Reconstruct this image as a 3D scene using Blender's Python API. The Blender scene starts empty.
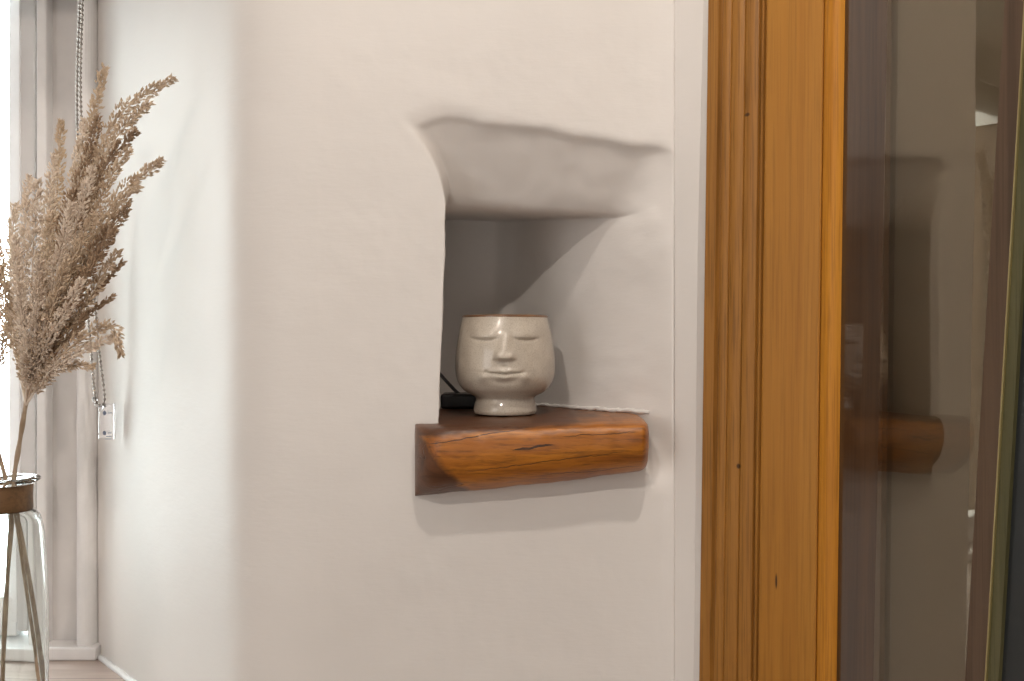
import bpy, math, random
from mathutils import Vector, Matrix, noise
R = random.Random(7)
sc = bpy.context.scene
COL = sc.collection
EYE = 1.30                      # camera height above the floor; modelling heights are relative to it
F = 1000.0                      # focal length in pixels (1024 px wide frame)

def W(x, y, z): return Vector((x, y, z + EYE))
def at(px, row, Y): return W((px - 512) / F * Y, Y, (340.5 - row) / F * Y)

# ------------------------------------------------------------------ helpers
class MB:
    def __init__(s): s.v = []; s.f = []; s.sm = []
    def add(s, vs, fs, smooth=False):
        n = len(s.v); s.v += [tuple(v) for v in vs]
        for f in fs: s.f.append([i + n for i in f]); s.sm.append(smooth)
        return s
    def box(s, a, b):
        x0, y0, z0 = a; x1, y1, z1 = b
        return s.add([(x0,y0,z0),(x1,y0,z0),(x1,y1,z0),(x0,y1,z0),(x0,y0,z1),(x1,y0,z1),(x1,y1,z1),(x0,y1,z1)],
              [(0,3,2,1),(4,5,6,7),(0,1,5,4),(1,2,6,5),(2,3,7,6),(3,0,4,7)])
    def prism(s, poly, z0, z1, zf=None, smooth=False):
        """plan polygon (counter clockwise) extruded vertically"""
        n = len(poly)
        zs = zf if zf else (lambda x, y, z: (x, y, z))
        vs = [zs(x, y, z0) for x, y in poly] + [zs(x, y, z1) for x, y in poly]
        s.add(vs, [tuple(range(n))[::-1], tuple(range(n, 2*n))])
        m = len(s.v) - 2*n
        for i in range(n):
            j = (i + 1) % n
            s.f.append([m+i, m+j, m+n+j, m+n+i]); s.sm.append(smooth)
        return s
    def tube(s, pts, rad, seg=8, cap=True):
        pts = [Vector(p) for p in pts]
        if not hasattr(rad, '__len__'): rad = [rad] * len(pts)
        vs = []; fs = []; u = None
        for i, p in enumerate(pts):
            t = (pts[min(i+1, len(pts)-1)] - pts[max(i-1, 0)]).normalized()
            if u is None:
                u = t.orthogonal().normalized()
            u = (u - t * u.dot(t)).normalized(); w = t.cross(u)
            for k in range(seg):
                a = 2*math.pi*k/seg
                vs.append(p + (u*math.cos(a) + w*math.sin(a)) * rad[i])
        for i in range(len(pts)-1):
            for k in range(seg):
                k2 = (k+1) % seg
                fs.append((i*seg+k, i*seg+k2, (i+1)*seg+k2, (i+1)*seg+k))
        if cap:
            fs.append(tuple(range(seg))[::-1]); fs.append(tuple((len(pts)-1)*seg + k for k in range(seg)))
        return s.add(vs, fs, True)
    def lathe(s, prof, c, seg=64, cap0=False, cap1=False):
        vs = []; fs = []
        for r, z in prof:
            for k in range(seg):
                a = 2*math.pi*k/seg
                vs.append((c[0] + r*math.cos(a), c[1] + r*math.sin(a), c[2] + z))
        n = len(prof)
        for i in range(n-1):
            for k in range(seg):
                k2 = (k+1) % seg
                fs.append((i*seg+k, i*seg+k2, (i+1)*seg+k2, (i+1)*seg+k))
        if cap0: fs.append(tuple(range(seg))[::-1])
        if cap1: fs.append(tuple((n-1)*seg + k for k in range(seg)))
        return s.add(vs, fs, True)
    def ball(s, c, r, seg=8, ring=5, sc=(1,1,1)):
        vs = [(c[0], c[1], c[2]-r*sc[2])]; fs = []
        for i in range(1, ring):
            ph = -math.pi/2 + math.pi*i/ring
            for k in range(seg):
                a = 2*math.pi*k/seg
                vs.append((c[0]+r*sc[0]*math.cos(ph)*math.cos(a), c[1]+r*sc[1]*math.cos(ph)*math.sin(a), c[2]+r*sc[2]*math.sin(ph)))
        vs.append((c[0], c[1], c[2]+r*sc[2]))
        for k in range(seg):
            k2 = (k+1) % seg
            fs.append((0, 1+k2, 1+k)); fs.append((len(vs)-1, 1+(ring-2)*seg+k, 1+(ring-2)*seg+k2))
            for i in range(ring-2):
                fs.append((1+i*seg+k, 1+i*seg+k2, 1+(i+1)*seg+k2, 1+(i+1)*seg+k))
        return s.add(vs, fs, True)
    def build(s, name, mat, parent=None, origin=None):
        me = bpy.data.meshes.new(name)
        o = Vector(origin) if origin is not None else (Vector(parent['_o']) if parent is not None and '_o' in parent else Vector((0,0,0)))
        me.from_pydata([(v[0]-o.x, v[1]-o.y, v[2]-o.z) for v in s.v], [], s.f)
        me.polygons.foreach_set('use_smooth', s.sm)
        me.update()
        ob = bpy.data.objects.new(name, me); COL.objects.link(ob)
        if mat: me.materials.append(mat)
        if parent is not None: ob.parent = parent
        else: ob.location = o
        ob['_o'] = tuple(o)
        return ob

def thing(name, label, cat, loc, group=None):
    o = bpy.data.objects.new(name, None); COL.objects.link(o)
    o.empty_display_size = .05
    o.location = loc; o['_o'] = tuple(loc); tag(o, label, cat, group); return o
def tag(o, label, cat, group=None):
    o['label'] = label; o['category'] = cat
    if group: o['group'] = group
    return o
def struct(o): o['kind'] = 'structure'; return o
def bevel(o, w, seg=2):
    m = o.modifiers.new('bevel', 'BEVEL'); m.width = w; m.segments = seg; m.limit_method = 'ANGLE'; m.angle_limit = math.radians(40)
    return o

# ------------------------------------------------------------------ materials
def newmat(name):
    m = bpy.data.materials.new(name); m.use_nodes = True
    nt = m.node_tree; nt.nodes.clear()
    out = nt.nodes.new('ShaderNodeOutputMaterial')
    b = nt.nodes.new('ShaderNodeBsdfPrincipled'); nt.links.new(b.outputs[0], out.inputs[0])
    return m, nt, b, out
def N(nt, t, **kw):
    n = nt.nodes.new(t)
    for k, v in kw.items(): setattr(n, k, v)
    return n
def coords(nt, scale=(1,1,1), kind='Object', rot=(0,0,0)):
    tc = N(nt, 'ShaderNodeTexCoord'); mp = N(nt, 'ShaderNodeMapping')
    mp.inputs['Scale'].default_value = scale; mp.inputs['Rotation'].default_value = rot
    nt.links.new(tc.outputs[kind], mp.inputs[0]); return mp.outputs[0]
def noise_n(nt, vec, scale, detail=4, rough=.55, dist=0.):
    n = N(nt, 'ShaderNodeTexNoise'); n.inputs['Scale'].default_value = scale
    n.inputs['Detail'].default_value = detail; n.inputs['Roughness'].default_value = rough
    n.inputs['Distortion'].default_value = dist
    nt.links.new(vec, n.inputs['Vector']); return n.outputs['Fac']
def ramp(nt, fac, stops, interp='LINEAR'):
    r = N(nt, 'ShaderNodeValToRGB'); r.color_ramp.interpolation = interp
    e = r.color_ramp.elements
    while len(e) < len(stops): e.new(.5)
    for el, (p, c) in zip(e, stops):
        el.position = p; el.color = (c[0], c[1], c[2], 1) if hasattr(c, '__len__') else (c, c, c, 1)
    nt.links.new(fac, r.inputs[0]); return r.outputs[0]
def mix(nt, a, b, fac, mode='MIX'):
    m = N(nt, 'ShaderNodeMix', data_type='RGBA', blend_type=mode)
    for s, v in ((m.inputs[0], fac), (m.inputs[6], a), (m.inputs[7], b)):
        if hasattr(v, 'is_output'): nt.links.new(v, s)
        elif hasattr(v, '__len__'): s.default_value = (*v[:3], 1)
        else: s.default_value = v
    return m.outputs[2]
def math_n(nt, op, a, b=0.):
    m = N(nt, 'ShaderNodeMath', operation=op)
    for s, v in ((m.inputs[0], a), (m.inputs[1], b)):
        if hasattr(v, 'is_output'): nt.links.new(v, s)
        else: s.default_value = v
    return m.outputs[0]
def bump(nt, b, h, strength, dist=.001):
    n = N(nt, 'ShaderNodeBump'); n.inputs['Strength'].default_value = strength; n.inputs['Distance'].default_value = dist
    nt.links.new(h, n.inputs['Height']); nt.links.new(n.outputs[0], b.inputs['Normal'])

def m_plain(name, col, rough=.5, metal=0., spec=.5):
    m, nt, b, o = newmat(name)
    b.inputs['Base Color'].default_value = (*col, 1); b.inputs['Roughness'].default_value = rough
    b.inputs['Metallic'].default_value = metal; b.inputs['Specular IOR Level'].default_value = spec
    v = coords(nt); n = noise_n(nt, v, 60, 3)
    nt.links.new(mix(nt, tuple(c*.94 for c in col), tuple(min(1, c*1.04) for c in col), n), b.inputs['Base Color'])
    return m

def m_plaster(name, col):
    m, nt, b, o = newmat(name)
    v = coords(nt)
    big = noise_n(nt, v, 5, 3)
    c = ramp(nt, big, [(.3, tuple(k*.975 for k in col)), (.7, tuple(min(1, k*1.015) for k in col))])
    nt.links.new(c, b.inputs['Base Color']); b.inputs['Roughness'].default_value = .55
    b.inputs['Specular IOR Level'].default_value = .25
    vb = coords(nt, (1, 1, 5)); st = noise_n(nt, vb, 60, 5, .6)
    f2 = noise_n(nt, v, 30, 4, .55)
    bump(nt, b, math_n(nt, 'ADD', math_n(nt, 'MULTIPLY', st, .35), f2), .27, .0015)
    return m
PLASTER = m_plaster('painted_plaster', (.785, .752, .722))
PAINT = m_plain('white_gloss_paint', (.88, .86, .855), .35)
PAINT2 = m_plain('frame_paint', (.67, .64, .625), .45)
CEIL = m_plain('ceiling_paint', (.8, .78, .76), .8)
CAULK = m_plain('white_sealant', (.86, .86, .86), .4)

def m_wood(name, base, dark, light, axis='z', scale=1., rough=.5, pores=.35, coat=.06):
    m, nt, b, o = newmat(name)
    st = {'z': (1, 1, .035), 'x': (.05, 1, 1), 'y': (1, .05, 1)}[axis]
    st2 = {'z': (1, 1, .02), 'x': (.03, 1, 1), 'y': (1, .03, 1)}[axis]
    v = coords(nt, st); v2 = coords(nt, st2)
    a = noise_n(nt, v, 45*scale, 6, .6, .6)
    fine = noise_n(nt, v2, 420*scale, 3, .6)
    cl = noise_n(nt, coords(nt), 9*scale, 3)
    c1 = ramp(nt, a, [(.28, dark), (.48, base), (.72, light)])
    c2 = mix(nt, c1, tuple(k*.45 for k in dark), math_n(nt, 'MULTIPLY', ramp(nt, fine, [(.35, 1), (.52, 0)]), pores))
    c3 = mix(nt, c2, tuple(k*1.18 for k in base), math_n(nt, 'MULTIPLY', cl, .45))
    nt.links.new(c3, b.inputs['Base Color'])
    b.inputs['Roughness'].default_value = rough; b.inputs['Specular IOR Level'].default_value = .3
    b.inputs['Coat Weight'].default_value = coat; b.inputs['Coat Roughness'].default_value = .3
    bump(nt, b, math_n(nt, 'ADD', fine, math_n(nt, 'MULTIPLY', a, .6)), .25, .0006)
    return m
PINE = m_wood('honey_pine', (.38, .165, .022), (.315, .125, .015), (.44, .205, .032))
PINE_DARK = m_wood('brown_pine', (.31, .135, .024), (.20, .08, .014), (.38, .175, .035), scale=1.3, pores=.6)
PINE_BEAD = m_wood('orange_pine', (.50, .205, .018), (.38, .14, .012), (.60, .27, .03), scale=1.6, pores=.5)
WALNUT = m_wood('brown_lining', (.055, .028, .012), (.025, .013, .007), (.09, .046, .02))
STILEB = m_wood('worn_brown', (.10, .062, .038), (.05, .03, .018), (.15, .10, .06))
FILLET = m_wood('polished_fillet', (.050, .024, .010), (.022, .011, .006), (.085, .042, .018), rough=.35, coat=1.0)
_f = FILLET.node_tree.nodes['Principled BSDF']
_f.inputs['Coat Roughness'].default_value = .03; _f.inputs['Coat IOR'].default_value = 1.55
for l in list(_f.inputs['Normal'].links): FILLET.node_tree.links.remove(l)
FLOORW = m_wood('floor_boards', (.25, .14, .07), (.16, .09, .05), (.32, .2, .11), axis='y')

def m_sill():
    m, nt, b, o = newmat('oak_laminate')
    v = coords(nt, (.07, 1, 1))
    a = noise_n(nt, v, 60, 5, .6, .4)
    c = ramp(nt, a, [(.3, (.42, .33, .285)), (.55, (.52, .42, .37)), (.75, (.60, .50, .45))])
    br = N(nt, 'ShaderNodeTexBrick'); br.inputs['Scale'].default_value = 1
    br.inputs['Brick Width'].default_value = .9; br.inputs['Row Height'].default_value = .075
    br.inputs['Mortar Size'].default_value = .0008; br.inputs['Mortar Smooth'].default_value = .2
    br.inputs['Color1'].default_value = (1,1,1,1); br.inputs['Color2'].default_value = (.88,.86,.85,1); br.inputs['Mortar'].default_value = (.45,.4,.38,1)
    nt.links.new(coords(nt), br.inputs['Vector'])
    nt.links.new(mix(nt, c, br.outputs['Color'], 1., 'MULTIPLY'), b.inputs['Base Color'])
    b.inputs['Roughness'].default_value = .4
    return m
SILL = m_sill()

def m_beam():
    """old beam: orange varnished face, dark weathered top and left end, splits along the grain"""
    m, nt, b, o = newmat('old_beam')
    tc = N(nt, 'ShaderNodeTexCoord'); sp = N(nt, 'ShaderNodeSeparateXYZ'); nt.links.new(tc.outputs['Object'], sp.inputs[0])
    mp = N(nt, 'ShaderNodeMapping'); mp.inputs['Scale'].default_value = (.10, 1, 1); mp.inputs['Rotation'].default_value = (0, math.radians(4.5), 0)
    nt.links.new(tc.outputs['Object'], mp.inputs[0]); v = mp.outputs[0]
    a = noise_n(nt, v, 55, 6, .62, .8)
    f = noise_n(nt, v, 300, 4, .65)
    c = ramp(nt, a, [(.25, (.15, .042, .007)), (.40, (.36, .115, .011)), (.58, (.52, .19, .018)), (.8, (.58, .25, .035))])
    c = mix(nt, c, (.05, .018, .006), math_n(nt, 'MULTIPLY', ramp(nt, f, [(.32, 1), (.5, 0)]), .55))
    # splits
    vs = N(nt, 'ShaderNodeMapping'); vs.inputs['Scale'].default_value = (.16, 1, 1); vs.inputs['Rotation'].default_value = (0, math.radians(6), 0)
    nt.links.new(tc.outputs['Object'], vs.inputs[0])
    spl = noise_n(nt, vs.outputs[0], 38, 2, .5, .3)
    crack = ramp(nt, math_n(nt, 'ABSOLUTE', math_n(nt, 'SUBTRACT', spl, .5)), [(0., 1), (.012, 0)])
    gate = ramp(nt, noise_n(nt, coords(nt, (1, 1, 2)), 22, 2), [(.52, 0), (.62, 1)])
    crk = math_n(nt, 'MULTIPLY', crack, gate)
    c = mix(nt, c, (.012, .006, .003), math_n(nt, 'MULTIPLY', crk, .9))
    jag = math_n(nt, 'MULTIPLY', math_n(nt, 'SUBTRACT', noise_n(nt, coords(nt, (1, .2, .2)), 70, 4), .5), .006)
    for x0, z0, x1, z1, wd_ in ((-.085, -.0215, .012, -.004, .0005), (.000, -.0252, .040, -.0195, .0011), (-.045, -.047, .110, -.026, .0004), (.02, -.052, .125, -.042, .00035), (.045, -.012, .12, -.008, .0004)):
        k = (z1-z0)/(x1-x0)
        dz = math_n(nt, 'ABSOLUTE', math_n(nt, 'ADD', math_n(nt, 'SUBTRACT', sp.outputs[2], math_n(nt, 'ADD', math_n(nt, 'MULTIPLY', sp.outputs[0], k), z0 - k*x0)), jag))
        xc, hw = (x0+x1)/2, (x1-x0)/2
        en = math_n(nt, 'SUBTRACT', 1., math_n(nt, 'POWER', math_n(nt, 'MINIMUM', math_n(nt, 'ABSOLUTE', math_n(nt, 'MULTIPLY', math_n(nt, 'SUBTRACT', sp.outputs[0], xc), 1/hw)), 1.), 4.))
        msk = math_n(nt, 'LESS_THAN', dz, math_n(nt, 'MULTIPLY', en, wd_))
        msk = math_n(nt, 'MULTIPLY', msk, math_n(nt, 'GREATER_THAN', en, .02))
        crk = math_n(nt, 'MAXIMUM', crk, msk)
        c = mix(nt, c, (.014, .006, .003), math_n(nt, 'MULTIPLY', msk, .85))
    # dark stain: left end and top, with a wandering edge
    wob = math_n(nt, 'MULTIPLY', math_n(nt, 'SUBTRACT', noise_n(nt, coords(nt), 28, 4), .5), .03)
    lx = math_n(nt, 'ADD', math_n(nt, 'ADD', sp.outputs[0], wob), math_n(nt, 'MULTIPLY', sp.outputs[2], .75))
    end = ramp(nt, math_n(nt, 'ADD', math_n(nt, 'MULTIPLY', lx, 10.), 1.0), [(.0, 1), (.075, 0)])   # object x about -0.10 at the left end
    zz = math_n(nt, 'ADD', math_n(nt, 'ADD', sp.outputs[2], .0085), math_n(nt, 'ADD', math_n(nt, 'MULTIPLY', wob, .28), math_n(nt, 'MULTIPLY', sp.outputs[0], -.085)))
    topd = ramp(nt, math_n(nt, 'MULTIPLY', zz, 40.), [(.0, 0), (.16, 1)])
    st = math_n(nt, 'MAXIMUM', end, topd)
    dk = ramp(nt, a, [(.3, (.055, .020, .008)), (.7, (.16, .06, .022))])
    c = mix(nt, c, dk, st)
    nt.links.new(c, b.inputs['Base Color'])
    b.inputs['Roughness'].default_value = .42; b.inputs['Coat Weight'].default_value = .2; b.inputs['Coat Roughness'].default_value = .35
    bump(nt, b, math_n(nt, 'SUBTRACT', math_n(nt, 'ADD', math_n(nt, 'MULTIPLY', a, .8), math_n(nt, 'MULTIPLY', f, .5)), math_n(nt, 'MULTIPLY', crk, 1.5)), .5, .0012)
    return m
BEAM = m_beam()

def m_glaze(name, rim=False):
    m, nt, b, o = newmat(name)
    v = coords(nt)
    s1 = noise_n(nt, v, 900, 2, .6); s2 = noise_n(nt, v, 45, 3)
    if rim:
        c = ramp(nt, s2, [(.35, (.16, .075, .035)), (.65, (.28, .15, .075))])
    else:
        c = ramp(nt, s2, [(.3, (.53, .47, .395)), (.7, (.63, .57, .485))])
        c = mix(nt, c, (.30, .22, .15), math_n(nt, 'MULTIPLY', ramp(nt, s1, [(.30, 1), (.46, 0)]), .55))
        vo = N(nt, 'ShaderNodeTexVoronoi', feature='DISTANCE_TO_EDGE'); vo.inputs['Scale'].default_value = 330
        nt.links.new(v, vo.inputs['Vector'])
        c = mix(nt, c, (.30, .235, .17), math_n(nt, 'MULTIPLY', ramp(nt, vo.outputs['Distance'], [(0, 1), (.05, 0)]), .35))
    nt.links.new(c, b.inputs['Base Color'])
    b.inputs['Roughness'].default_value = .3; b.inputs['Coat Weight'].default_value = .7; b.inputs['Coat Roughness'].default_value = .05
    bump(nt, b, noise_n(nt, v, 160, 2), .07, .0006)
    return m
GLAZE = m_glaze('speckled_glaze'); RIM = m_glaze('brown_rim_glaze', True)

def m_glass(name, tint=(.95, .99, .98), rough=0.0):
    m, nt, b, o = newmat(name)
    b.inputs['Base Color'].default_value = (*tint, 1); b.inputs['Transmission Weight'].default_value = 1
    b.inputs['Roughness'].default_value = rough; b.inputs['IOR'].default_value = 1.45
    return m
BOTTLE = m_glass('bottle_glass', (.95, .985, .98))
CLEAR = m_glass('clear_plastic', (.97, .97, .985), .05)

def m_pane(name, refl, rough=.0, tint=(1,1,1), gcol=(1,1,1)):
    m, nt, b, o = newmat(name); nt.nodes.remove(b)
    t = N(nt, 'ShaderNodeBsdfTransparent'); t.inputs[0].default_value = (*tint, 1)
    g = N(nt, 'ShaderNodeBsdfGlossy'); g.inputs['Roughness'].default_value = rough; g.inputs['Color'].default_value = (*gcol, 1)
    lw = N(nt, 'ShaderNodeLayerWeight'); lw.inputs[0].default_value = .5
    fr5 = math_n(nt, 'ADD', math_n(nt, 'MULTIPLY', math_n(nt, 'POWER', lw.outputs['Facing'], 5.), .96), .04)   # same from both sides
    x = N(nt, 'ShaderNodeMixShader')
    nt.links.new(math_n(nt, 'MINIMUM', math_n(nt, 'MULTIPLY', fr5, refl), 1.), x.inputs[0])
    nt.links.new(t.outputs[0], x.inputs[1]); nt.links.new(g.outputs[0], x.inputs[2]); nt.links.new(x.outputs[0], o.inputs[0])
    return m
PANE = m_pane('window_glass', 1.2)
CABGLASS = m_pane('cabinet_glass', 2.4, .012, (.86, .83, .78), (1, .90, .74))

def m_grass(name, a, bcol):
    m, nt, b, o = newmat(name)
    n = noise_n(nt, coords(nt), 70, 4)
    nt.links.new(ramp(nt, n, [(.3, a), (.7, bcol)]), b.inputs['Base Color'])
    b.inputs['Roughness'].default_value = .85; b.inputs['Specular IOR Level'].default_value = .15
    b.inputs['Sheen Weight'].default_value = .2
    return m
GR_TAN = m_grass('tan_seed_head', (.50, .37, .25), (.72, .58, .44))
GR_PALE = m_grass('pale_seed_head', (.66, .53, .42), (.84, .73, .62))
GR_BROWN = m_grass('brown_seed_head', (.27, .17, .10), (.46, .33, .22))
STEM = m_grass('dry_stem', (.34, .24, .16), (.52, .40, .29))
COLLAR = m_wood('rusty_band', (.16, .085, .035), (.06, .035, .02), (.25, .13, .055), axis='x', scale=.7, rough=.5)
STEEL = m_plain('nickel', (.36, .33, .30), .32, .9)
BLACK = m_plain('black_plastic', (.012, .011, .011), .4)
GILT = m_plain('worn_gilt', (.40, .33, .15), .35, .6)
GREENEDGE = m_wood('green_gold_edge', (.085, .078, .033), (.045, .045, .02), (.14, .125, .06), scale=1.5)
SLATE = m_plain('dark_slate_paint', (.018, .021, .022), .45)
INK = m_plain('blue_grey_ink', (.22, .26, .36), .6)
CABDARK = m_plain('dark_back_board', (.13, .108, .073), .7)

# ------------------------------------------------------------------ room shell
WALLX1, CX = .163, -.261
A = (-.5686, 1.37)                                  # where the splayed reveal meets the window
SILLZ = -.431; TOPZ = 1.10; BOT = -1.30
def softrelu(x, k): return .5*(x + math.sqrt(x*x + k*k))
def smin(a, b, k):
    h = max(k - abs(a-b), 0.)/k
    return min(a, b) - h*h*k*.25
def smax(a, b, k): return -smin(-a, -b, k)
def fbm(p, s, o=3): return noise.fractal(Vector(p)*s, .8, 2.1, o)

ZC = .133
def sstep(a, b, x):
    t = min(1, max(0, (x-a)/(b-a))); return t*t*(3-2*t)
def niche(x, z):
    """depth of the alcove behind the wall face"""
    if x < -.16 or z > .30 or z < -.18: return 0.
    w = .004*fbm((x, 0, z), 14)
    t = max(0., z - .125)
    xl = -.0655 - .036*max(0., -(z-.125)) - 4.4*t*t + .35*w
    sl = .8 + 12.*math.exp(-(t/.052)**2)
    dl = sl*(x - xl)
    sr = .1665 - x; c1 = 1.12 - .42*sstep(.0, .12, z); c2 = (.252 - c1*.1755)/.0308
    dr = c1*sr + c2*sr*abs(sr) + .6*w
    zt = .2135 - .17*(x-.03) - .5*softrelu(-.062-x, .012) + .9*w
    u = zt - z
    dt = .60*u + .003*sstep(0, .008, u) + 14*softrelu(ZC - .03*x - z, .0028)
    db = .25 + .4*w
    kf = sstep(.118, .142, x)
    df = (30 - 29*kf)*(z + .086 + .055*kf)
    d = smin(dt, dr, .022)
    d = smin(d, db, .006)
    d = smin(d, dl, .010)
    d = smin(d, df, .004 + .02*kf)
    return smax(d, 0., .011 - .0075*sstep(.10, .15, z)*sstep(-.09, .03, x))
def undercut(x, z, d):
    """the left jamb leans away behind its edge and the alcove's ceiling rises to the back"""
    fz = 1 - sstep(.13, .165, z)
    sx = -.185*d*min(1., max(0., (.004 - x)/.045))*fz
    szz = .150*max(0., d - .05)*sstep(.0, .115, z)*(1 - sstep(.15, .18, z))
    return sx, szz

def axis_pts(segs):
    out = []
    for a, b, st in segs:
        n = max(1, round((b-a)/st))
        out += [a + (b-a)*i/n for i in range(n)]
    out.append(segs[-1][1]); return out
xs = axis_pts([(-.24, -.14, .006), (-.14, -.082, .0022), (-.082, -.055, .0007), (-.055, .163, .0024)])
zs = axis_pts([(BOT, -.5, .06), (-.5, -.10, .007), (-.10, -.075, .0011), (-.075, .105, .003), (.105, .145, .0009), (.145, .30, .0024), (.30, .5, .008), (.5, TOPZ, .05)])
# plan curve: splay, rounded corner, then flat wall
plan = []
sdx, sdy = A[0]-CX, A[1]-1.0; sl = math.hypot(sdx, sdy); sdx /= sl; sdy /= sl
RC = .066
for i in range(26):
    t = sl + .02 - (sl + .02 - RC)*i/26
    plan.append((CX + sdx*t, 1.0 + sdy*t, False))
p0 = (CX + sdx*RC, 1.0 + sdy*RC); p2 = (CX + RC, 1.0)
for i in range(11):
    t = i/10
    plan.append(((1-t)**2*p0[0] + 2*t*(1-t)*CX + t*t*p2[0], (1-t)**2*p0[1] + 2*t*(1-t)*1.0 + t*t*p2[1], False))
plan += [(x, 1.0, True) for x in xs if x > p2[0] + .002]
mb = MB(); nx, nz = len(plan), len(zs)
vs = []
for z in zs:
    for (x, y, flat) in plan:
        n = .0009*fbm((x*1.0, y, z), 9, 3) + .0003*fbm((x, y, z), 40, 2)
        wave = .003*fbm((x + 3, y, z*.5), 3.2, 2)
        d = niche(x, z) if flat else 0.
        yy = y + d + (n + wave)*(1. if x < .150 else max(0, (.163-x)/.013))
        ux, uz = undercut(x, z, d) if d > .002 else (0., 0.)
        vs.append(W(x + ux, yy, z + uz))
fs = [(j*nx+i, j*nx+i+1, (j+1)*nx+i+1, (j+1)*nx+i) for j in range(nz-1) for i in range(nx-1)]
# close the body of the wall at the back
nb = len(vs)
ring = [i for i in range(nx)] + [(j+1)*nx-1 for j in range(1, nz)] + [(nz-1)*nx + i for i in range(nx-2, -1, -1)] + [j*nx for j in range(nz-2, 0, -1)]
for i in ring:
    v = vs[i].copy(); v.y = 1.47; vs.append(v)
for k in range(len(ring)):
    k2 = (k+1) % len(ring)
    fs.append((ring[k2], ring[k], nb+k, nb+k2))
fs.append(tuple(nb+k for k in range(len(ring))))
mb.add(vs, fs, True)
wall = struct(mb.build('wall_back', PLASTER))

struct(MB().prism([(.163, 1.0), (.1852, .9535), (.192, .995), (1.62, 1.0), (1.62, 1.47), (.163, 1.47)], 0, EYE+TOPZ, lambda x, y, z: (x + (.0142*(z-EYE) if .17 < x < .187 else 0), y, z)).build('wall_right', PLASTER))
struct(MB().box(W(-2.1, 1.0, BOT), W(CX+.004, 1.46, SILLZ-.034)).build('wall_front', PLASTER))       # below the sill
struct(MB().prism([(-2.1, 1.0), (-1.52, 1.0), (-1.20, 1.37), (-1.20, 1.46), (-2.1, 1.46)], EYE+SILLZ-.03, EYE+TOPZ).build('wall_left', WALNUT))
struct(MB().box(W(-1.76, 1.0, .655), W(CX+.0, 1.46, TOPZ)).build('wall_top', PLASTER))
struct(MB().box(W(-1.76, 1.004, .565), W(CX-.002, 1.46, .655)).build('trim_4', WALNUT))  # unseen dark lintel, added to dull the bright soffit in the cabinet glass
struct(MB().box(W(-2.15, -2.3, BOT), W(-2.1, 1.46, TOPZ)).build('wall_west', PLASTER))
struct(MB().box(W(1.62, -2.3, BOT), W(1.67, 1.46, TOPZ)).build('wall_east', PLASTER))
struct(MB().box(W(-2.15, -2.35, BOT), W(1.67, -2.3, TOPZ)).build('wall_rear', PLASTER))
struct(MB().box(W(-2.15, -2.35, BOT-.05), W(1.67, 1.5, BOT)).build('floor', FLOORW))
struct(MB().box(W(-2.15, -2.35, TOPZ), W(1.67, 1.5, TOPZ+.05)).build('ceiling', CEIL))

# window sill and its sealant
poly = [(-1.80, .965), (CX - .012, .965), (CX + .001, 1.0), (A[0]+.004, A[1]-.001), (A[0], A[1]+.03), (-1.19, A[1]+.03), (-1.515, 1.0), (-1.80, 1.0)]
s = struct(MB().prism(poly, EYE+SILLZ-.032, EYE+SILLZ).build('trim_1', SILL)); bevel(s, .003)
pts = []
for i in range(30):
    t = i/29
    pts.append(W(CX + sdx*sl*t - .001, 1.0 + sdy*sl*t - .001, SILLZ + .0015 + .0006*math.sin(i*1.7)))
struct(MB().tube(pts, .0042, 8).build('trim_2', CAULK))

# ------------------------------------------------------------------ window
WN = bpy.data.objects.new('window_1', None); COL.objects.link(WN); struct(WN); WN['_o'] = (0, 0, 0)
def wx(px, Y): return (px-512)/F*Y
def member(name, poly, z0, z1, m):
    ob = MB().prism(poly, EYE+z0, EYE+z1).build(name, m, WN); bevel(ob, .0025, 2); return ob
zb, ztp = SILLZ, .56
Y1 = 1.372
# corner bead, wide post, raised stop, sash stile, glazing bead (from the wall towards the glass)
pr = []
xa, xb = wx(97, 1.366), wx(76, 1.36)
for i in range(13):
    a = math.pi*i/12
    pr.append(((xa+xb)/2 - math.cos(a)*(xa-xb)/2*-1*-1, 1.366 - .016*math.sin(a)))
pr = [(x, y) for x, y in pr] + [(xa, 1.40), (xb, 1.40)]
pr = sorted(pr[:13]) + [(xa, 1.40), (xb, 1.40)]
ob = MB().prism(pr, EYE+zb, EYE+ztp).build('corner_bead', PAINT, WN)
member('frame_post', [(wx(50, 1.378), 1.378), (wx(82, 1.378), 1.378), (wx(82, 1.378), 1.45), (wx(50, 1.378), 1.45)], zb, ztp, PAINT2)
member('frame_post', [(wx(36, 1.36), 1.36), (wx(46, 1.36), 1.36), (wx(48.5, 1.366), 1.366), (wx(48.5, 1.366), 1.45), (wx(36, 1.36), 1.45)], zb, ztp, PAINT)
member('sash_stile', [(wx(20, 1.388), 1.388), (wx(35, 1.388), 1.388), (wx(35, 1.388), 1.44), (wx(20, 1.388), 1.44)], zb+.028, ztp, PAINT2)
member('glazing_bead', [(wx(7.5, 1.40), 1.404), (wx(10.5, 1.40), 1.396), (wx(20, 1.386), 1.386), (wx(20, 1.386), 1.44), (wx(7.5, 1.41), 1.44)], zb+.04, ztp, PAINT)
member('rebate', [(-.668, 1.402), (-.642, 1.402), (-.642, 1.448), (-.668, 1.448)], zb, ztp, PAINT2)
member('bottom_rail', [(-1.20, 1.344), (wx(95.5, 1.344), 1.344), (wx(95.5, 1.344), 1.45), (-1.20, 1.45)], zb, zb+.018, PAINT)
member('bottom_rail', [(-1.20, 1.392), (wx(20, 1.392), 1.392), (wx(20, 1.392), 1.44), (-1.20, 1.44)], zb+.020, zb+.075, PAINT)
member('frame_post', [(-1.21, 1.37), (-1.16, 1.37), (-1.16, 1.45), (-1.21, 1.45)], zb, ztp, WALNUT)
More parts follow.
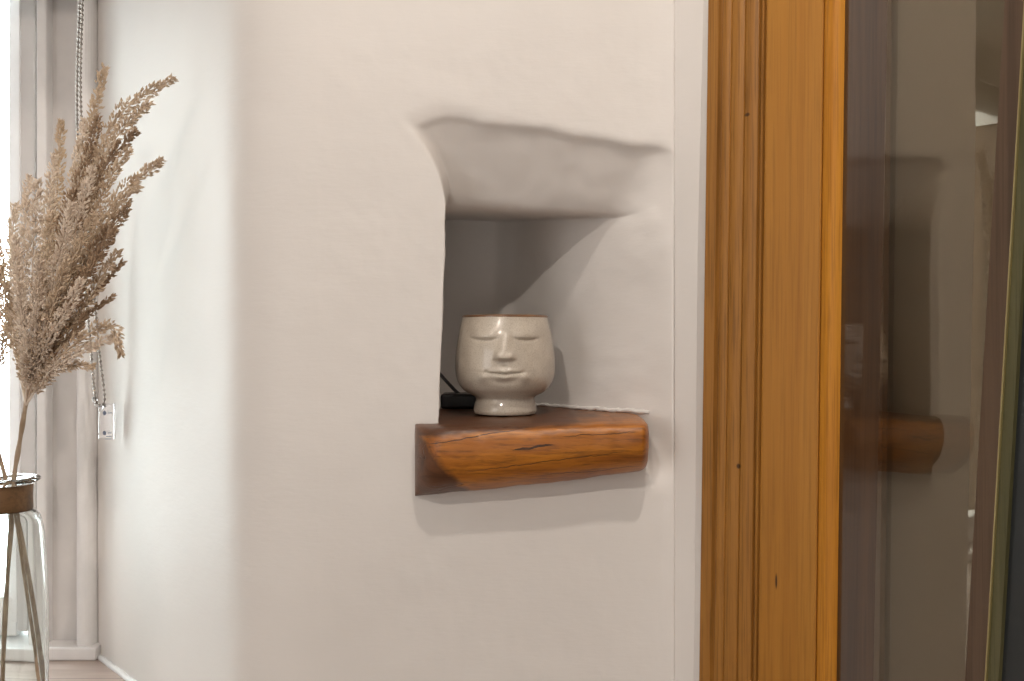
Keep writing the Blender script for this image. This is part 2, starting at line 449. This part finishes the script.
member('mullion', [(-1.00, 1.38), (-.965, 1.38), (-.965, 1.44), (-1.00, 1.44)], zb+.02, ztp, PAINT)
member('top_rail', [(-1.20, 1.37), (wx(20, 1.37), 1.37), (wx(20, 1.37), 1.45), (-1.20, 1.45)], ztp-.06, ztp+.02, PAINT)
MB().box(W(-1.18, 1.424, zb+.02), W(wx(12, 1.424), 1.430, ztp)).build('glass_pane', PANE, WN)

# ------------------------------------------------------------------ blind chain
ch = thing('roller_blind', 'roller blind whose looped metal ball chain with clear plastic clip hangs beside the window', 'blind', at(99, 405, 1.29))
def strand(pp, mb):
    pts = [at(*p) for p in pp]
    mb.tube(pts, .0008, 5)
    acc = 0.; 
    for a, b in zip(pts, pts[1:]):
        L = (b-a).length; t = acc
        while t < L:
            mb.ball(a + (b-a)*(t/L), .0021, 7, 5); t += .0062
        acc = t - L
YC = 1.29
def bez(pp, n=24):
    out = []
    m = len(pp)
    for i in range(m-1):
        p_1, p1, p2_, p3 = pp[max(i-1,0)], pp[i], pp[i+1], pp[min(i+2,m-1)]
        for k in range(n):
            t = k/n
            out.append(tuple(.5*((2*p1[j]) + (-p_1[j]+p2_[j])*t + (2*p_1[j]-5*p1[j]+4*p2_[j]-p3[j])*t*t + (-p_1[j]+3*p1[j]-3*p2_[j]+p3[j])*t**3) for j in range(len(p1))))
    out.append(tuple(pp[-1])); return out
mb = MB()
strand(bez([(80.5, -34, YC), (80, 0, YC), (77, 110, YC), (84, 260, YC), (91, 350, YC), (95, 396, YC), (98, 404, YC), (102, 406, YC), (104.5, 400, YC), (103.5, 385, YC), (99, 350, YC), (92.5, 270, YC), (81, 110, YC-.003), (82.5, 0, YC-.003), (82.5, -34, YC)], 10), mb)
mb.build('ball_chain', STEEL, ch)
pts = [W(-1.17 + .62*i/20, 1.325, .508) for i in range(21)]
MB().tube(pts, .026, 28).build('rolled_fabric', m_plain('blind_fabric', (.085, .078, .068), .8), ch)
for x in (-1.175, -.553):
    m2 = MB(); m2.tube([W(x, 1.325, .508), W(x+.006, 1.325, .508)], .030, 28); m2.build('end_bracket', STEEL, ch)
mb = MB()
c0 = at(105, 416, YC)
mb.box((c0.x-.008, c0.y-.003, c0.z-.030), (c0.x+.012, c0.y+.004, c0.z+.016))
clip = bevel(mb.build('clip', CLEAR, ch), .002, 3)
mb = MB()
mb.tube([at(94, 397, YC), at(96.5, 404, YC), at(101, 409, YC), at(105, 405, YC)], .0028, 8)
mb.build('hook', CLEAR, clip)
mb = MB()
for (r, w) in ((413, 5), (433, 4)):
    p = at(104.5, r, YC-.0042)
    mb.lathe([(0.0001, 0), (.0022, 0), (.0022, .0003), (.0001, .0003)], (0, 0, 0), 12)
    n = 48
    for i in range(len(mb.v)-n, len(mb.v)):
        x, y, z = mb.v[i]; mb.v[i] = (p.x + x, p.y - z, p.z + y*1.3)
    q = at(108, r, YC-.0042); mb.box((q.x, q.y, q.z-.0004), (q.x+.0011*w, q.y+.0003, q.z+.0005))
for (r, c) in ((436.5, 106), (439, 105)):
    q = at(c, r, YC-.0042); mb.box((q.x, q.y, q.z-.0004), (q.x+.008, q.y+.0003, q.z+.0004))
mb.build('printed_marks', INK, clip)

# ------------------------------------------------------------------ beam shelf
ZS = -.0795
mb = MB(); vs = []; fs = []
NXB, NPB = 120, 40
O = W(0, .985, ZS)
for i in range(NXB+1):
    t = i/NXB; x = -.0965 + (.134 + .0965)*t
    # how far the front face stands out: angled off at the left end, quickly rounded at the right
    l = min(1., (x + .0965)/.034); pl = (1-(1-l)**2)**.62
    r = min(1., (.134 - x)/.010); pr_ = math.sqrt(max(0, 1-(1-r)**2))
    out_ = .006 + .048*min(pl, 1)*(.30 + .70*pr_)
    out_ *= 1 + .05*fbm((x, 1, 2), 20)
    ztop = ZS + .0055*max(0, t-.15) - (.006*(1-pr_)) + .0012*fbm((x, 3, 0), 30)
    zbot = -.1545 + .025*t**1.15 + (.007*(1-pr_)) + .0015*fbm((x, 7, 0), 25)
    for k in range(NPB+1):
        s = k/NPB
        if s < .25:                             # top face, from the back of the alcove to the front arris
            q = s/.25; yb = 1.244; 
            y = yb + (1.0 - out_*.62 - yb)*q; z = ztop - .004*q*q*(1 if x < .1 else .6)
        elif s < .85:                           # rounded front
            q = (s-.25)/.60; a = q*math.pi
            e = math.sin(a)
            y0 = 1.0 - out_*.62 + (.62*out_-.004)*q
            y = y0 - out_*.40*max(0, e)**.55 - .10*out_*math.sin(q*math.pi*.5)*e
            z = (ztop-.004) + (zbot-(ztop-.004))*(q - .06*math.sin(2*a))
        else:                                   # underside back into the wall
            q = (s-.85)/.15; y = .996 + .03*q; z = zbot + .002*q
        g = .0007*fbm((x*4, y*40, z*40), 1.3, 3)
        if s < .25 and q < .8: x2 = max(-.066 - .2*(y-1) if y > 1.004 else x, min(x, .1665-(max(0., y-.9995))/1.4266+.004)) if y > 1.004 else x
        else: x2 = x
        vs.append(W(x2, y - (g if y < .99 else 0), z + (g if y < .99 else 0)))
M = NPB+1
for i in range(NXB):
    for k in range(NPB): fs.append((i*M+k, i*M+k+1, (i+1)*M+k+1, (i+1)*M+k))
fs.append(tuple(k for k in range(M))[::-1]); fs.append(tuple(NXB*M+k for k in range(M)))
mb.add(vs, fs, True)
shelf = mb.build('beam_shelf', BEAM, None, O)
tag(shelf, 'half-round orange-brown wooden beam shelf set in the wall under the alcove', 'shelf')

pts = []
for i in range(60):
    y = 1.236 - (1.236-1.030)*i/59; d_ = y - 1.0
    c1 = 1.12; c2 = (.252 - c1*.1755)/.0308
    s_ = (-c1 + math.sqrt(c1*c1 + 4*c2*d_))/(2*c2)
    pts.append(W(.1665 - s_ - .0005 + .0015*fbm((i*.3, 2, 0), 1), y - .001, ZS + .0055*max(0, (.1665-s_+.0965)/.2305-.15) + .0012 + .0012*fbm((i*.35, 0, 4), 1)))
struct(MB().tube(pts, [.0022 + .0012*fbm((i*.45, 9, 0), 1) for i in range(60)], 8).build('trim_3', PLASTER))
# ------------------------------------------------------------------ face planter cup
CY, CXm = 1.078, -.0075
K = CY/F; KZ = K*.958
cup = thing('face_cup', 'speckled beige glazed ceramic cup with a sleeping face, on the wooden beam shelf', 'cup', W(CXm, CY, ZS + .0003))
prof_px = [(0, 416.5), (24, 416.5), (30.5, 415.5), (31.5, 412), (30.5, 406), (29.3, 402), (29.3, 399.5), (31.5, 397), (37, 394.3), (43, 389.5), (47.6, 381.5), (49.6, 372), (49.8, 362), (48.8, 350), (46.8, 336), (44.4, 324), (42.6, 315.5)]
# resample smoothly
pp = bez(prof_px[2:], 14)
prof = [(0.0001, prof_px[0][1]), (20, 416.5), (27, 416.5)] + pp
mug_base = 416.5
SEG = 360
def face(u, row):
    """outward relief in px; u = px across from the face centre (front of the cup), row = photo row"""
    g = lambda x, s: math.exp(-(x/s)**2)
    h = 0.
    for sx in (-1, 1):
        uc = u - sx*20.0 - .8
        crease = 336.5 + 1.8*(1-(uc/13.)**2) if abs(uc) < 16 else 334.
        win = math.exp(-abs(uc/11.0)**3)
        d = row - crease
        lid = (1/(1+math.exp(d*2.6)))*g(d+3.5, 6.5)            # lid bulges above the crease then drops in
        h += 2.4*win*lid
        h -= 1.5*win*g(d-1.2, 1.6)
        h += .6*g(uc, 13)*g(row-350, 7)                        # cheek
        h += .7*g(uc+sx*-1, 15)*g(row-327, 4.5)                # brow
    # nose
    k = min(1, max(0, (row-328)/30.)); wn = 5.2 + 2.8*k*k
    up = 1/(1+math.exp(-(row-333)*.35)); dn = 1/(1+math.exp((row-358.8)*2.2))
    h += (.9 + 5.0*k)*math.exp(-abs(u/wn)**2.6)*up*dn
    for sx in (-1, 1): h += 2.0*g(u-sx*6.3, 3.0)*g(row-354.5, 3.8)*dn
    h -= 1.2*g(u, 7.5)*g(row-361.0, 2.2)
    h -= .5*g(u, 2.0)*g(row-365.5, 2.5)
    # lips
    ml = 372.4 - .0022*u*u + .6*g(u, 3)
    d = row - ml; wl = g(u, 14.5)
    h += 2.1*wl*(1/(1+math.exp(d*3.2)))*g(d+2.2, 2.8)
    h -= 1.5*g(u, 17.5)*g(d-.3, 1.0)
    h += 2.2*g(u, 11)*g(d-3.8, 2.6)
    h -= .8*g(u, 9)*g(d-9.0, 2.2)
    for sx in (-1, 1):
        h += 2.3*g(u-sx*19.5, 4.6)*g(row-376.5, 4.8)
        h -= 1.3*g(u-sx*17.8, 2.2)*g(row-371, 2.0)
    return h
vs = []; fs = []
# densify rows in the face region
dense = []
for (r0, w0), (r1, w1) in zip(prof, prof[1:]):
    n = max(1, int(abs(w1-w0)/.5)) if 320 < (w0+w1)/2 < 392 else 1
    for i in range(n): dense.append((r0+(r1-r0)*i/n, w0+(w1-w0)*i/n))
dense.append(prof[-1])
# rim and inside wall
nout = len(dense)
dense += [(42.0, 314.3), (41.0, 314.0), (40.0, 314.8), (40.5, 320), (42, 332), (44, 350), (44, 372), (38, 388), (20, 396), (.0001, 397)]
angs = []
for i in range(SEG):                       # finer towards the front
    t = (i/SEG)*2 - 1
    angs.append(-math.pi/2 + math.pi*(.45*t + .55*t**3))
for idx, (r, w) in enumerate(dense):
    for a in angs:
        rr = r
        if idx < nout and 318 < w < 393:
            u = r*math.cos(a)
            if math.sin(a) < 0: rr = r + face(u, w)*max(0, -math.sin(a))**.5
        tilt = .3*math.cos(a) if w < 330 else 0
        vs.append(W(CXm + rr*K*math.cos(a), CY + rr*K*math.sin(a), ZS + .0003 + (mug_base - w - tilt)*KZ))
for i in range(len(dense)-1):
    for k in range(SEG):
        k2 = (k+1) % SEG
        fs.append((i*SEG+k, i*SEG+k2, (i+1)*SEG+k2, (i+1)*SEG+k))
MB().add(vs, fs, True).build('body', GLAZE, cup)
mb = MB(); mb.lathe([(r*K, z*KZ) for r, z in ((42.75, 100.3), (42.95, 101.6), (42.5, 102.6), (41.3, 103.0), (40.2, 102.4), (39.9, 101.0))], tuple(W(CXm, CY, ZS+.0003)), 96)
mb.build('rim', RIM, cup)

# small black box and lead behind the cup
bx = thing('junction_box', 'small black plastic box with a lead, in the dark corner behind the cup', 'box', at(452, 414.0, 1.17))
p0 = at(441, 414, 1.17); p1 = at(487, 398, 1.17)
zz = EYE + ZS + .0003
bevel(MB().box((p0.x, 1.160, zz), (p1.x, 1.205, zz + .017)).build('case', BLACK, bx), .003, 3)
MB().tube([Vector(p) for p in bez([tuple(at(470, 399, 1.18)), tuple(at(459, 394, 1.185)), tuple(at(449, 384, 1.20)), tuple(at(440, 374, 1.235))], 8)], .0022, 8).build('lead', BLACK, bx)

# ------------------------------------------------------------------ bottle
BX, BY = wx(5, 1.10), 1.10
kb = 1.10/F
def bz(row): return (340.5-row)*kb - SILLZ
bot = thing('glass_bottle', 'clear glass bottle vase with a rusty brown neck band, standing on the window sill', 'bottle', W(BX, BY, SILLZ))
bp = bez([(.030, .0015), (.039, .003), (.0432, .010), (.0440, .04), (.0437, bz(610)), (.0425, bz(570)), (.0398, bz(535)), (.0368, bz(520)), (.0330, bz(513.5)), (.0265, bz(510)), (.0248, bz(505)), (.0250, bz(490)), (.0280, bz(484.5)), (.0350, bz(481)), (.0362, bz(479)), (.0345, bz(477.3)), (.0290, bz(477.0)), (.0235, bz(479.5)), (.0220, bz(490)), (.0222, bz(506)), (.0300, bz(515)), (.0350, bz(523)), (.0376, bz(540)), (.0398, bz(575)), (.0408, bz(610)), (.0410, .035), (.0390, .014), (.030, .010)], 4)
MB().lathe([(.0001, .004)] + bp + [(.0001, .012)], tuple(W(BX, BY, SILLZ)), 72).build('body', BOTTLE, bot)
mb = MB(); mb.lathe([(.0255, bz(511)), (.0275, bz(510.5)), (.0284, bz(508)), (.0280, bz(497)), (.0284, bz(486)), (.0275, bz(483.5)), (.0255, bz(483))], tuple(W(BX, BY, SILLZ)), 64)
mb.build('neck_band', COLLAR, bot)

# ------------------------------------------------------------------ dried grasses
def floret(mb, p, d, L, w):
    d = d.normalized(); u = d.orthogonal().normalized(); v = d.cross(u)
    a = R.random()*6.28; u, v = u*math.cos(a)+v*math.sin(a), v*math.cos(a)-u*math.sin(a)
    m = p + d*L*.42
    vs = [p, m+u*w, m+v*w*.7, m-u*w, m-v*w*.7, p + d*L]
    mb.add(vs, [(0,2,1),(0,3,2),(0,4,3),(0,1,4),(5,1,2),(5,2,3),(5,3,4),(5,4,1)], False)
def plume(parent, ctrl, start=.35, width=6., dens=1., mat=GR_TAN, fl=5.2, thin=False):
    """a branch (px, row, distance control points) clothed in spikelets from `start` to its tip"""
    pts = [at(*p) for p in bez(ctrl, 16)]
    mb = MB(); n = len(pts)
    mb.tube(pts, [.0013*(1-.75*i/(n-1))+.0002 for i in range(n)], 5)
    Ls = [0.]
    for a, b in zip(pts, pts[1:]): Ls.append(Ls[-1] + (b-a).length)
    T = Ls[-1]
    step = .00062/dens; s = T*start
    while s < T:
        i = max(k for k in range(n) if Ls[k] <= s); i = min(i, n-2)
        f = (s-Ls[i])/max(1e-9, Ls[i+1]-Ls[i]); p = pts[i].lerp(pts[i+1], f); t = (pts[i+1]-pts[i]).normalized()
        q = (s/T - start)/(1-start)
        env = min(1., q*5 + .35)*(1 - q)**.55*(.9 + .35*math.sin(q*37 + T*99)) + .12
        rad = Vector((R.gauss(0,1), R.gauss(0,1), R.gauss(0,1))); rad = (rad - t*rad.dot(t)).normalized()
        off = width*.00155*env*(R.random()**.6)
        base = p + rad*off*.75 + t*off*.9
        d = t*1.0 + rad*(.75 if not thin else .45) + Vector((R.uniform(-.3,.3), R.uniform(-.3,.3), R.uniform(-.3,.2)))
        floret(mb, base, d, fl*.0013*R.uniform(.7, 1.25), .0014*R.uniform(.8, 1.3))
        s += step*R.uniform(.5, 1.5)
    return mb.build('seed_head', mat, parent)
HUB = (26, 405, 1.095)
g1 = thing('dried_grass', 'large dried beige grass plume fanning out of the glass bottle toward the wall', 'dried grass', at(12, 480, 1.10), 'dried grasses in the bottle')
MB().tube([at(*p) for p in bez([(1, 716, 1.112), (6, 600, 1.105), (13, 500, 1.10), (14, 478, 1.10), (20, 440, 1.098), (27, 398, 1.095), (36, 350, 1.092)], 10)], [.0026 + .0004*math.sin(i*.9) for i in range(61)], 8).build('stem', STEM, g1)
T_, P_, B_ = GR_TAN, GR_PALE, GR_BROWN
BR = [
 ([HUB, (52, 280, 1.09), (84, 150, 1.09), (104, 68, 1.09)], .55, 7, T_),
 ([HUB, (66, 270, 1.08), (108, 130, 1.07), (172, 79, 1.06)], .50, 8, T_),
 ([HUB, (64, 280, 1.075), (102, 160, 1.065), (148, 104, 1.06)], .48, 8, T_),
 ([HUB, (66, 285, 1.07), (98, 180, 1.06), (135, 132, 1.05)], .45, 8, B_),
 ([HUB, (74, 290, 1.06), (112, 205, 1.05), (161, 161, 1.04)], .40, 8.5, T_),
 ([HUB, (70, 300, 1.055), (105, 225, 1.045), (138, 186, 1.035)], .40, 8.5, T_),
 ([HUB, (68, 310, 1.05), (96, 250, 1.04), (128, 208, 1.03)], .40, 8, B_),
 ([HUB, (54, 300, 1.085), (74, 190, 1.085), (84, 122, 1.085)], .45, 8, P_),
 ([HUB, (44, 290, 1.09), (56, 200, 1.09), (61, 123, 1.095)], .45, 7, T_),
 ([HUB, (40, 300, 1.07), (46, 230, 1.065), (54, 158, 1.065)], .35, 8, P_),
 ([HUB, (32, 310, 1.06), (33, 250, 1.05), (38, 182, 1.05)], .35, 8, P_),
 ([HUB, (26, 320, 1.07), (22, 260, 1.06), (29, 178, 1.06)], .35, 6, P_),
 ([HUB, (22, 330, 1.09), (12, 260, 1.09), (15, 205, 1.09)], .35, 6.5, P_),
 ([HUB, (16, 345, 1.08), (4, 290, 1.08), (-4, 236, 1.08)], .35, 6.5, T_),
 ([HUB, (14, 350, 1.10), (-6, 300, 1.11), (-22, 250, 1.11)], .35, 7, P_),
 ([HUB, (24, 335, 1.04), (18, 290, 1.03), (16, 238, 1.03)], .30, 7.5, P_),
 ([HUB, (38, 330, 1.04), (44, 280, 1.025), (52, 214, 1.02)], .30, 8, T_),
 ([HUB, (44, 330, 1.03), (58, 270, 1.015), (72, 205, 1.01)], .30, 8.5, P_),
 ([HUB, (50, 325, 1.03), (70, 270, 1.015), (94, 214, 1.01)], .30, 8.5, T_),
 ([HUB, (56, 330, 1.03), (84, 280, 1.015), (114, 232, 1.01)], .34, 8, B_),
 ([HUB, (60, 335, 1.04), (88, 300, 1.03), (117, 252, 1.02)], .40, 6, T_),
 ([HUB, (60, 340, 1.05), (90, 298, 1.04), (123, 262, 1.035)], .50, 2.6, B_),
 ([HUB, (60, 348, 1.06), (86, 316, 1.05), (112, 297, 1.045)], .50, 2.6, B_),
 ([HUB, (52, 350, 1.04), (72, 338, 1.03), (84, 318, 1.03)], .45, 5.0, B_),
 ([HUB, (54, 362, 1.03), (96, 330, 1.015), (113, 328, 1.01), (121, 354, 1.01)], .25, 6.5, T_),
 ([HUB, (50, 372, 1.03), (80, 352, 1.02), (112, 337, 1.015)], .25, 6, P_),
 ([HUB, (46, 376, 1.04), (66, 366, 1.03), (92, 366, 1.025)], .25, 4.5, T_),
 ([HUB, (40, 350, 1.03), (52, 310, 1.01), (66, 262, 1.0)], .20, 8, T_),
 ([HUB, (34, 350, 1.03), (36, 310, 1.01), (40, 262, 1.0)], .20, 7.5, P_),
 ([HUB, (28, 355, 1.03), (22, 320, 1.02), (20, 285, 1.01)], .20, 6.5, P_),
 ([HUB, (22, 360, 1.06), (12, 325, 1.06), (8, 285, 1.06)], .22, 6, T_),
 ([HUB, (46, 345, 1.02), (64, 315, 1.0), (80, 282, .995)], .20, 7.5, P_),
 ([HUB, (18, 300, 1.10), (9, 230, 1.10), (26, 201, 1.10)], .85, 2.5, P_),
 ([HUB, (80, 250, 1.06), (104, 190, 1.055), (128, 150, 1.05)], .52, 7.5, T_),
 ([HUB, (60, 240, 1.07), (84, 170, 1.07), (98, 118, 1.07)], .50, 7, B_),
 ([HUB, (58, 280, 1.045), (76, 225, 1.04), (92, 170, 1.04)], .40, 8, P_),
]
for c, st, w, m in BR:
    plume(g1, c, st, w, 1.6 if w > 3 else .8, m, 4.5, w < 3)
g2 = thing('dried_grass', 'second dried grass spray at the left edge, leaning out of the bottle away from the wall', 'dried grass', at(4, 480, 1.10), 'dried grasses in the bottle')
MB().tube([at(*p) for p in bez([(46, 712, 1.10), (34, 610, 1.10), (18, 520, 1.10), (6, 480, 1.10), (-4, 440, 1.10), (-12, 380, 1.10)], 10)], .0024, 8).build('stem', STEM, g2)
H2 = (-10, 400, 1.10)
for c, st, w, m in [([H2, (-10, 360, 1.09), (-6, 310, 1.09), (2, 268, 1.09)], .2, 5, B_), ([H2, (-6, 380, 1.07), (2, 350, 1.07), (5, 330, 1.07)], .2, 4, T_),
                    ([H2, (-26, 330, 1.10), (-38, 260, 1.10), (-40, 200, 1.10)], .3, 7, T_), ([H2, (-20, 330, 1.12), (-22, 250, 1.12), (-12, 190, 1.12)], .3, 6, P_)]:
    plume(g2, c, st, w, 1., m)
g3 = thing('dried_grass', 'thin dried stem standing crosswise inside the bottle, leaning left', 'dried grass', at(2, 480, 1.10), 'dried grasses in the bottle')
MB().tube([at(*p) for p in bez([(40, 690, 1.085), (26, 590, 1.088), (14, 510, 1.092), (-1, 478, 1.094), (-18, 440, 1.09), (-40, 390, 1.09)], 10)], .0019, 8).build('stem', STEM, g3)
plume(g3, [(-38, 396, 1.09), (-58, 330, 1.09), (-66, 250, 1.09)], .1, 7, 1., T_)

# ------------------------------------------------------------------ glazed cabinet on the right
SH = .0142
def sh(x, y, z): return (x + SH*(z - EYE)*y/1.0, y, z)
CZ0, CZ1 = 0.0, EYE + .86
nC = Vector((.9455, .3256)); dC = Vector((.3256, -.9455))       # glass normal (inwards) and direction towards the room
def g_at(p): 
    y = .587/(p + .3444); return Vector((p*y, y))
F1 = g_at(.3290); F0 = Vector((.1815, .9500))
e = (F1-F0).normalized(); mOut = Vector((e.y, -e.x))
if mOut.y > 0: mOut = -mOut
LF = (F1-F0).length
def s_of(px):
    p = (px-512)/F          # F0 + s e on ray p
    return (p*F0.y - F0.x)/(e.x - p*e.y)
cab = thing('display_cabinet', 'tall honey-coloured wooden glazed cabinet with moulded stile, right of the alcove', 'cabinet', (F1.x, F1.y, 0))
def strip(name, prof, mat, parent, depth=.020):
    poly = [F0 + e*s_of(px) + mOut*h*.001 for px, h in prof]
    poly = [tuple(v) for v in poly] + [tuple(F0 + e*s_of(prof[-1][0]) - mOut*depth), tuple(F0 + e*s_of(prof[0][0]) - mOut*(.004 if prof[0][0] < 710 else depth))]
    ob = MB().prism(poly, CZ0, CZ1, sh).build(name, mat, parent); return ob
def arc(px0, px1, h0, h1, n=8, base=0.):
    return [(px0 + (px1-px0)*i/n, h0 + (h1-h0)*i/n + base*math.sin(math.pi*i/n)) for i in range(n+1)]
stile = strip('stile', [(762.3, 0), (764, .8), (818, .8), (819.5, 0)], PINE, cab)
# moulding: outer flat, groove, reeds, deep double groove
prof = [(703, -1.5), (704.5, 1.2), (715, 1.8), (716.5, -.8), (717.8, -1.8), (719, .8)] + arc(719.5, 727.5, 1.4, 1.2, 5, .9) + [(728.2, .0)] + \
       arc(729, 741, .9, .9, 6, 1.3) + [(741.8, -.9)] + arc(742.6, 755, .8, .4, 6, 1.2) + [(756.2, -2.6), (757.4, -.2), (758.6, .6), (759.8, -.3), (761, -3.2), (762.3, -1.5)]
strip('moulding', prof, PINE_DARK, stile)
prof = [(819.5, -2.4), (820.6, -1.6)] + arc(821.2, 843.5, .2, -.6, 12, 5.0) + [(844.6, -3.0)]
strip('bead', prof, PINE_BEAD, stile, .012)
def pg(name, quad_px, off0, off1, mat, parent, z=None):
    """board lying on the glass plane between two photo columns (which may lean), standing off0..off1 metres proud of it"""
    (pt, pb) = quad_px
    vs = []
    for (pa, row) in ((pb, 'b'), (pt, 't')):
        for p in pa:
            g = g_at(p)
            for o_ in (off0, off1):
                q = g - nC*o_
                vs.append((q.x, q.y, row))
    out = [(x, y, CZ0 if r == 'b' else CZ1) for x, y, r in vs]
    return MB().add(out, [(0,1,3,2), (4,6,7,5), (0,4,5,1), (2,3,7,6), (1,5,7,3), (0,2,6,4)]).build(name, mat, parent)
def knot(mat, px, row, rx, rz):
    nt = mat.node_tree; b = nt.nodes['Principled BSDF']
    q = F0 + e*s_of(px); z = EYE + (340.5-row)/F*q.y
    c = (q.x + SH*(z-EYE)*q.y - F1.x, 0, z)
    tc = N(nt, 'ShaderNodeTexCoord'); vm = N(nt, 'ShaderNodeVectorMath', operation='SUBTRACT'); vm.inputs[1].default_value = c
    nt.links.new(tc.outputs['Object'], vm.inputs[0])
    v2 = N(nt, 'ShaderNodeVectorMath', operation='MULTIPLY'); v2.inputs[1].default_value = (1/rx, 0, 1/rz); nt.links.new(vm.outputs[0], v2.inputs[0])
    ln = N(nt, 'ShaderNodeVectorMath', operation='LENGTH'); nt.links.new(v2.outputs[0], ln.inputs[0])
    src = b.inputs['Base Color'].links[0].from_socket
    nt.links.new(mix(nt, src, (.035, .014, .005), ramp(nt, ln.outputs['Value'], [(.5, .9), (1., 0)])), b.inputs['Base Color'])
knot(PINE_DARK, 744, 115, .0022, .0022); knot(PINE_DARK, 740, 466, .0024, .0030); knot(PINE, 779, 581, .0010, .0085)
# interior: lining behind the stile, back board, far side
a = F1 + dC*.002; b_ = F1 + nC*.040
P2 = g_at(.3705)
MB().prism([tuple(F1 - nC*.0008 - dC*.006), tuple(P2 + nC*.0006), tuple(P2 + nC*.0055), tuple(F1 + nC*.0055 - dC*.006)], CZ0, CZ1, sh).build('inner_fillet', FILLET, cab)
G1 = g_at(.70)
MB().prism([tuple(F1 + nC*.041 - dC*.01), tuple(G1 + nC*.041), tuple(G1 + nC*.051), tuple(F1 + nC*.051 - dC*.01)], CZ0, CZ1, sh).build('back_board', CABDARK, cab)
# pane
MB().prism([tuple(F1 + nC*.001), tuple(g_at(.516) + nC*.001), tuple(g_at(.516) + nC*.005), tuple(F1 + nC*.005)], CZ0+.05, CZ1-.05, sh).build('glass_pane', CABGLASS, cab)
# near stile, slightly out of true, with a gilt slip and green-gold outer edge
def lean(px0, px1):
    """columns at the photo's mid row -> (top columns, bottom columns) at the cabinet's top and foot; the strip leans"""
    tp = []; bt = []
    for px in (px0, px1):
        p = (px-512)/F; g = g_at(p)
        zt_ = CZ1 - EYE; zb_ = CZ0 - EYE
        rowt = -zt_/g.y*F; rowb = -zb_/g.y*F
        tp.append(p - .056*rowt/F); bt.append(p - .056*rowb/F)
    return tp, bt
dst = pg('door_stile', lean(998, 1021), -.004, .004, STILEB, cab)
pg('gilt_slip', lean(1020.5, 1022), .0, .0065, GILT, dst)
pg('edge_strip', lean(1022, 1033), -.004, .005, GREENEDGE, cab)
pg('side_panel', lean(1033, 1130), -.006, .002, SLATE, cab)

# ------------------------------------------------------------------ light
wd = bpy.data.worlds.new('world'); sc.world = wd; wd.use_nodes = True
nt = wd.node_tree; bg = nt.nodes['Background']
bg.inputs[0].default_value = (.86, .975, .985, 1); bg.inputs[1].default_value = 14.0
def area(name, loc, size, power, col, target=None, shape='DISK', sy=None, portal=False):
    l = bpy.data.lights.new(name, 'AREA'); l.shape = shape; l.size = size
    if sy: l.size_y = sy
    l.energy = power; l.color = col
    o = bpy.data.objects.new(name, l); COL.objects.link(o); o.location = loc
    d = (Vector(target) - Vector(loc)).normalized() if target is not None else Vector((0,0,-1))
    o.rotation_euler = d.to_track_quat('-Z', 'Y').to_euler()
    if portal: l.cycles.is_portal = True
    return o
WARM = (1.0, .90, .80)
area('window_portal', W(-.93, 1.452, .065), .55, 1, (1,1,1), W(-.93, 0, .065), 'RECTANGLE', .98, True)
area('downlight', W(-.45, -.63, 1.06), .055, 7.0, WARM, W(.05, .9, -.1))
area('downlight', W(.14, .24, 1.06), .055, 4.6, WARM, W(.0, .95, -.2))
area('rear_fill_light', W(.0, -2.1, -.5), 1.2, 5, (1, .95, .90), W(.0, 1.0, .1), 'RECTANGLE', .9)  # added low fill from behind the camera, lifts the alcove and lintel splay
area('side_fill_light', W(-1.95, -.85, .15), 1.5, 13, (1, .955, .93), W(.0, 1.0, .0), 'RECTANGLE', 1.3)  # added soft fill from the front left; no window stands there

cam = bpy.data.cameras.new('camera'); co = bpy.data.objects.new('camera', cam); COL.objects.link(co)
co.location = W(0, 0, 0); co.rotation_euler = (math.pi/2, 0, 0)
cam.sensor_width = 36; cam.lens = 36*F/1024; cam.clip_start = .01; cam.clip_end = 100
sc.camera = co
for o in list(sc.objects):
    if '_o' in o: del o['_o']
vs_ = sc.view_settings
vs_.view_transform = 'Standard'; vs_.look = 'None'; vs_.gamma = 1; vs_.use_curve_mapping = False; vs_.exposure = 0.2
sc.display_settings.display_device = 'sRGB'
sc.cycles.use_denoising = True
sc.cycles.max_bounces = 10; sc.cycles.transparent_max_bounces = 16
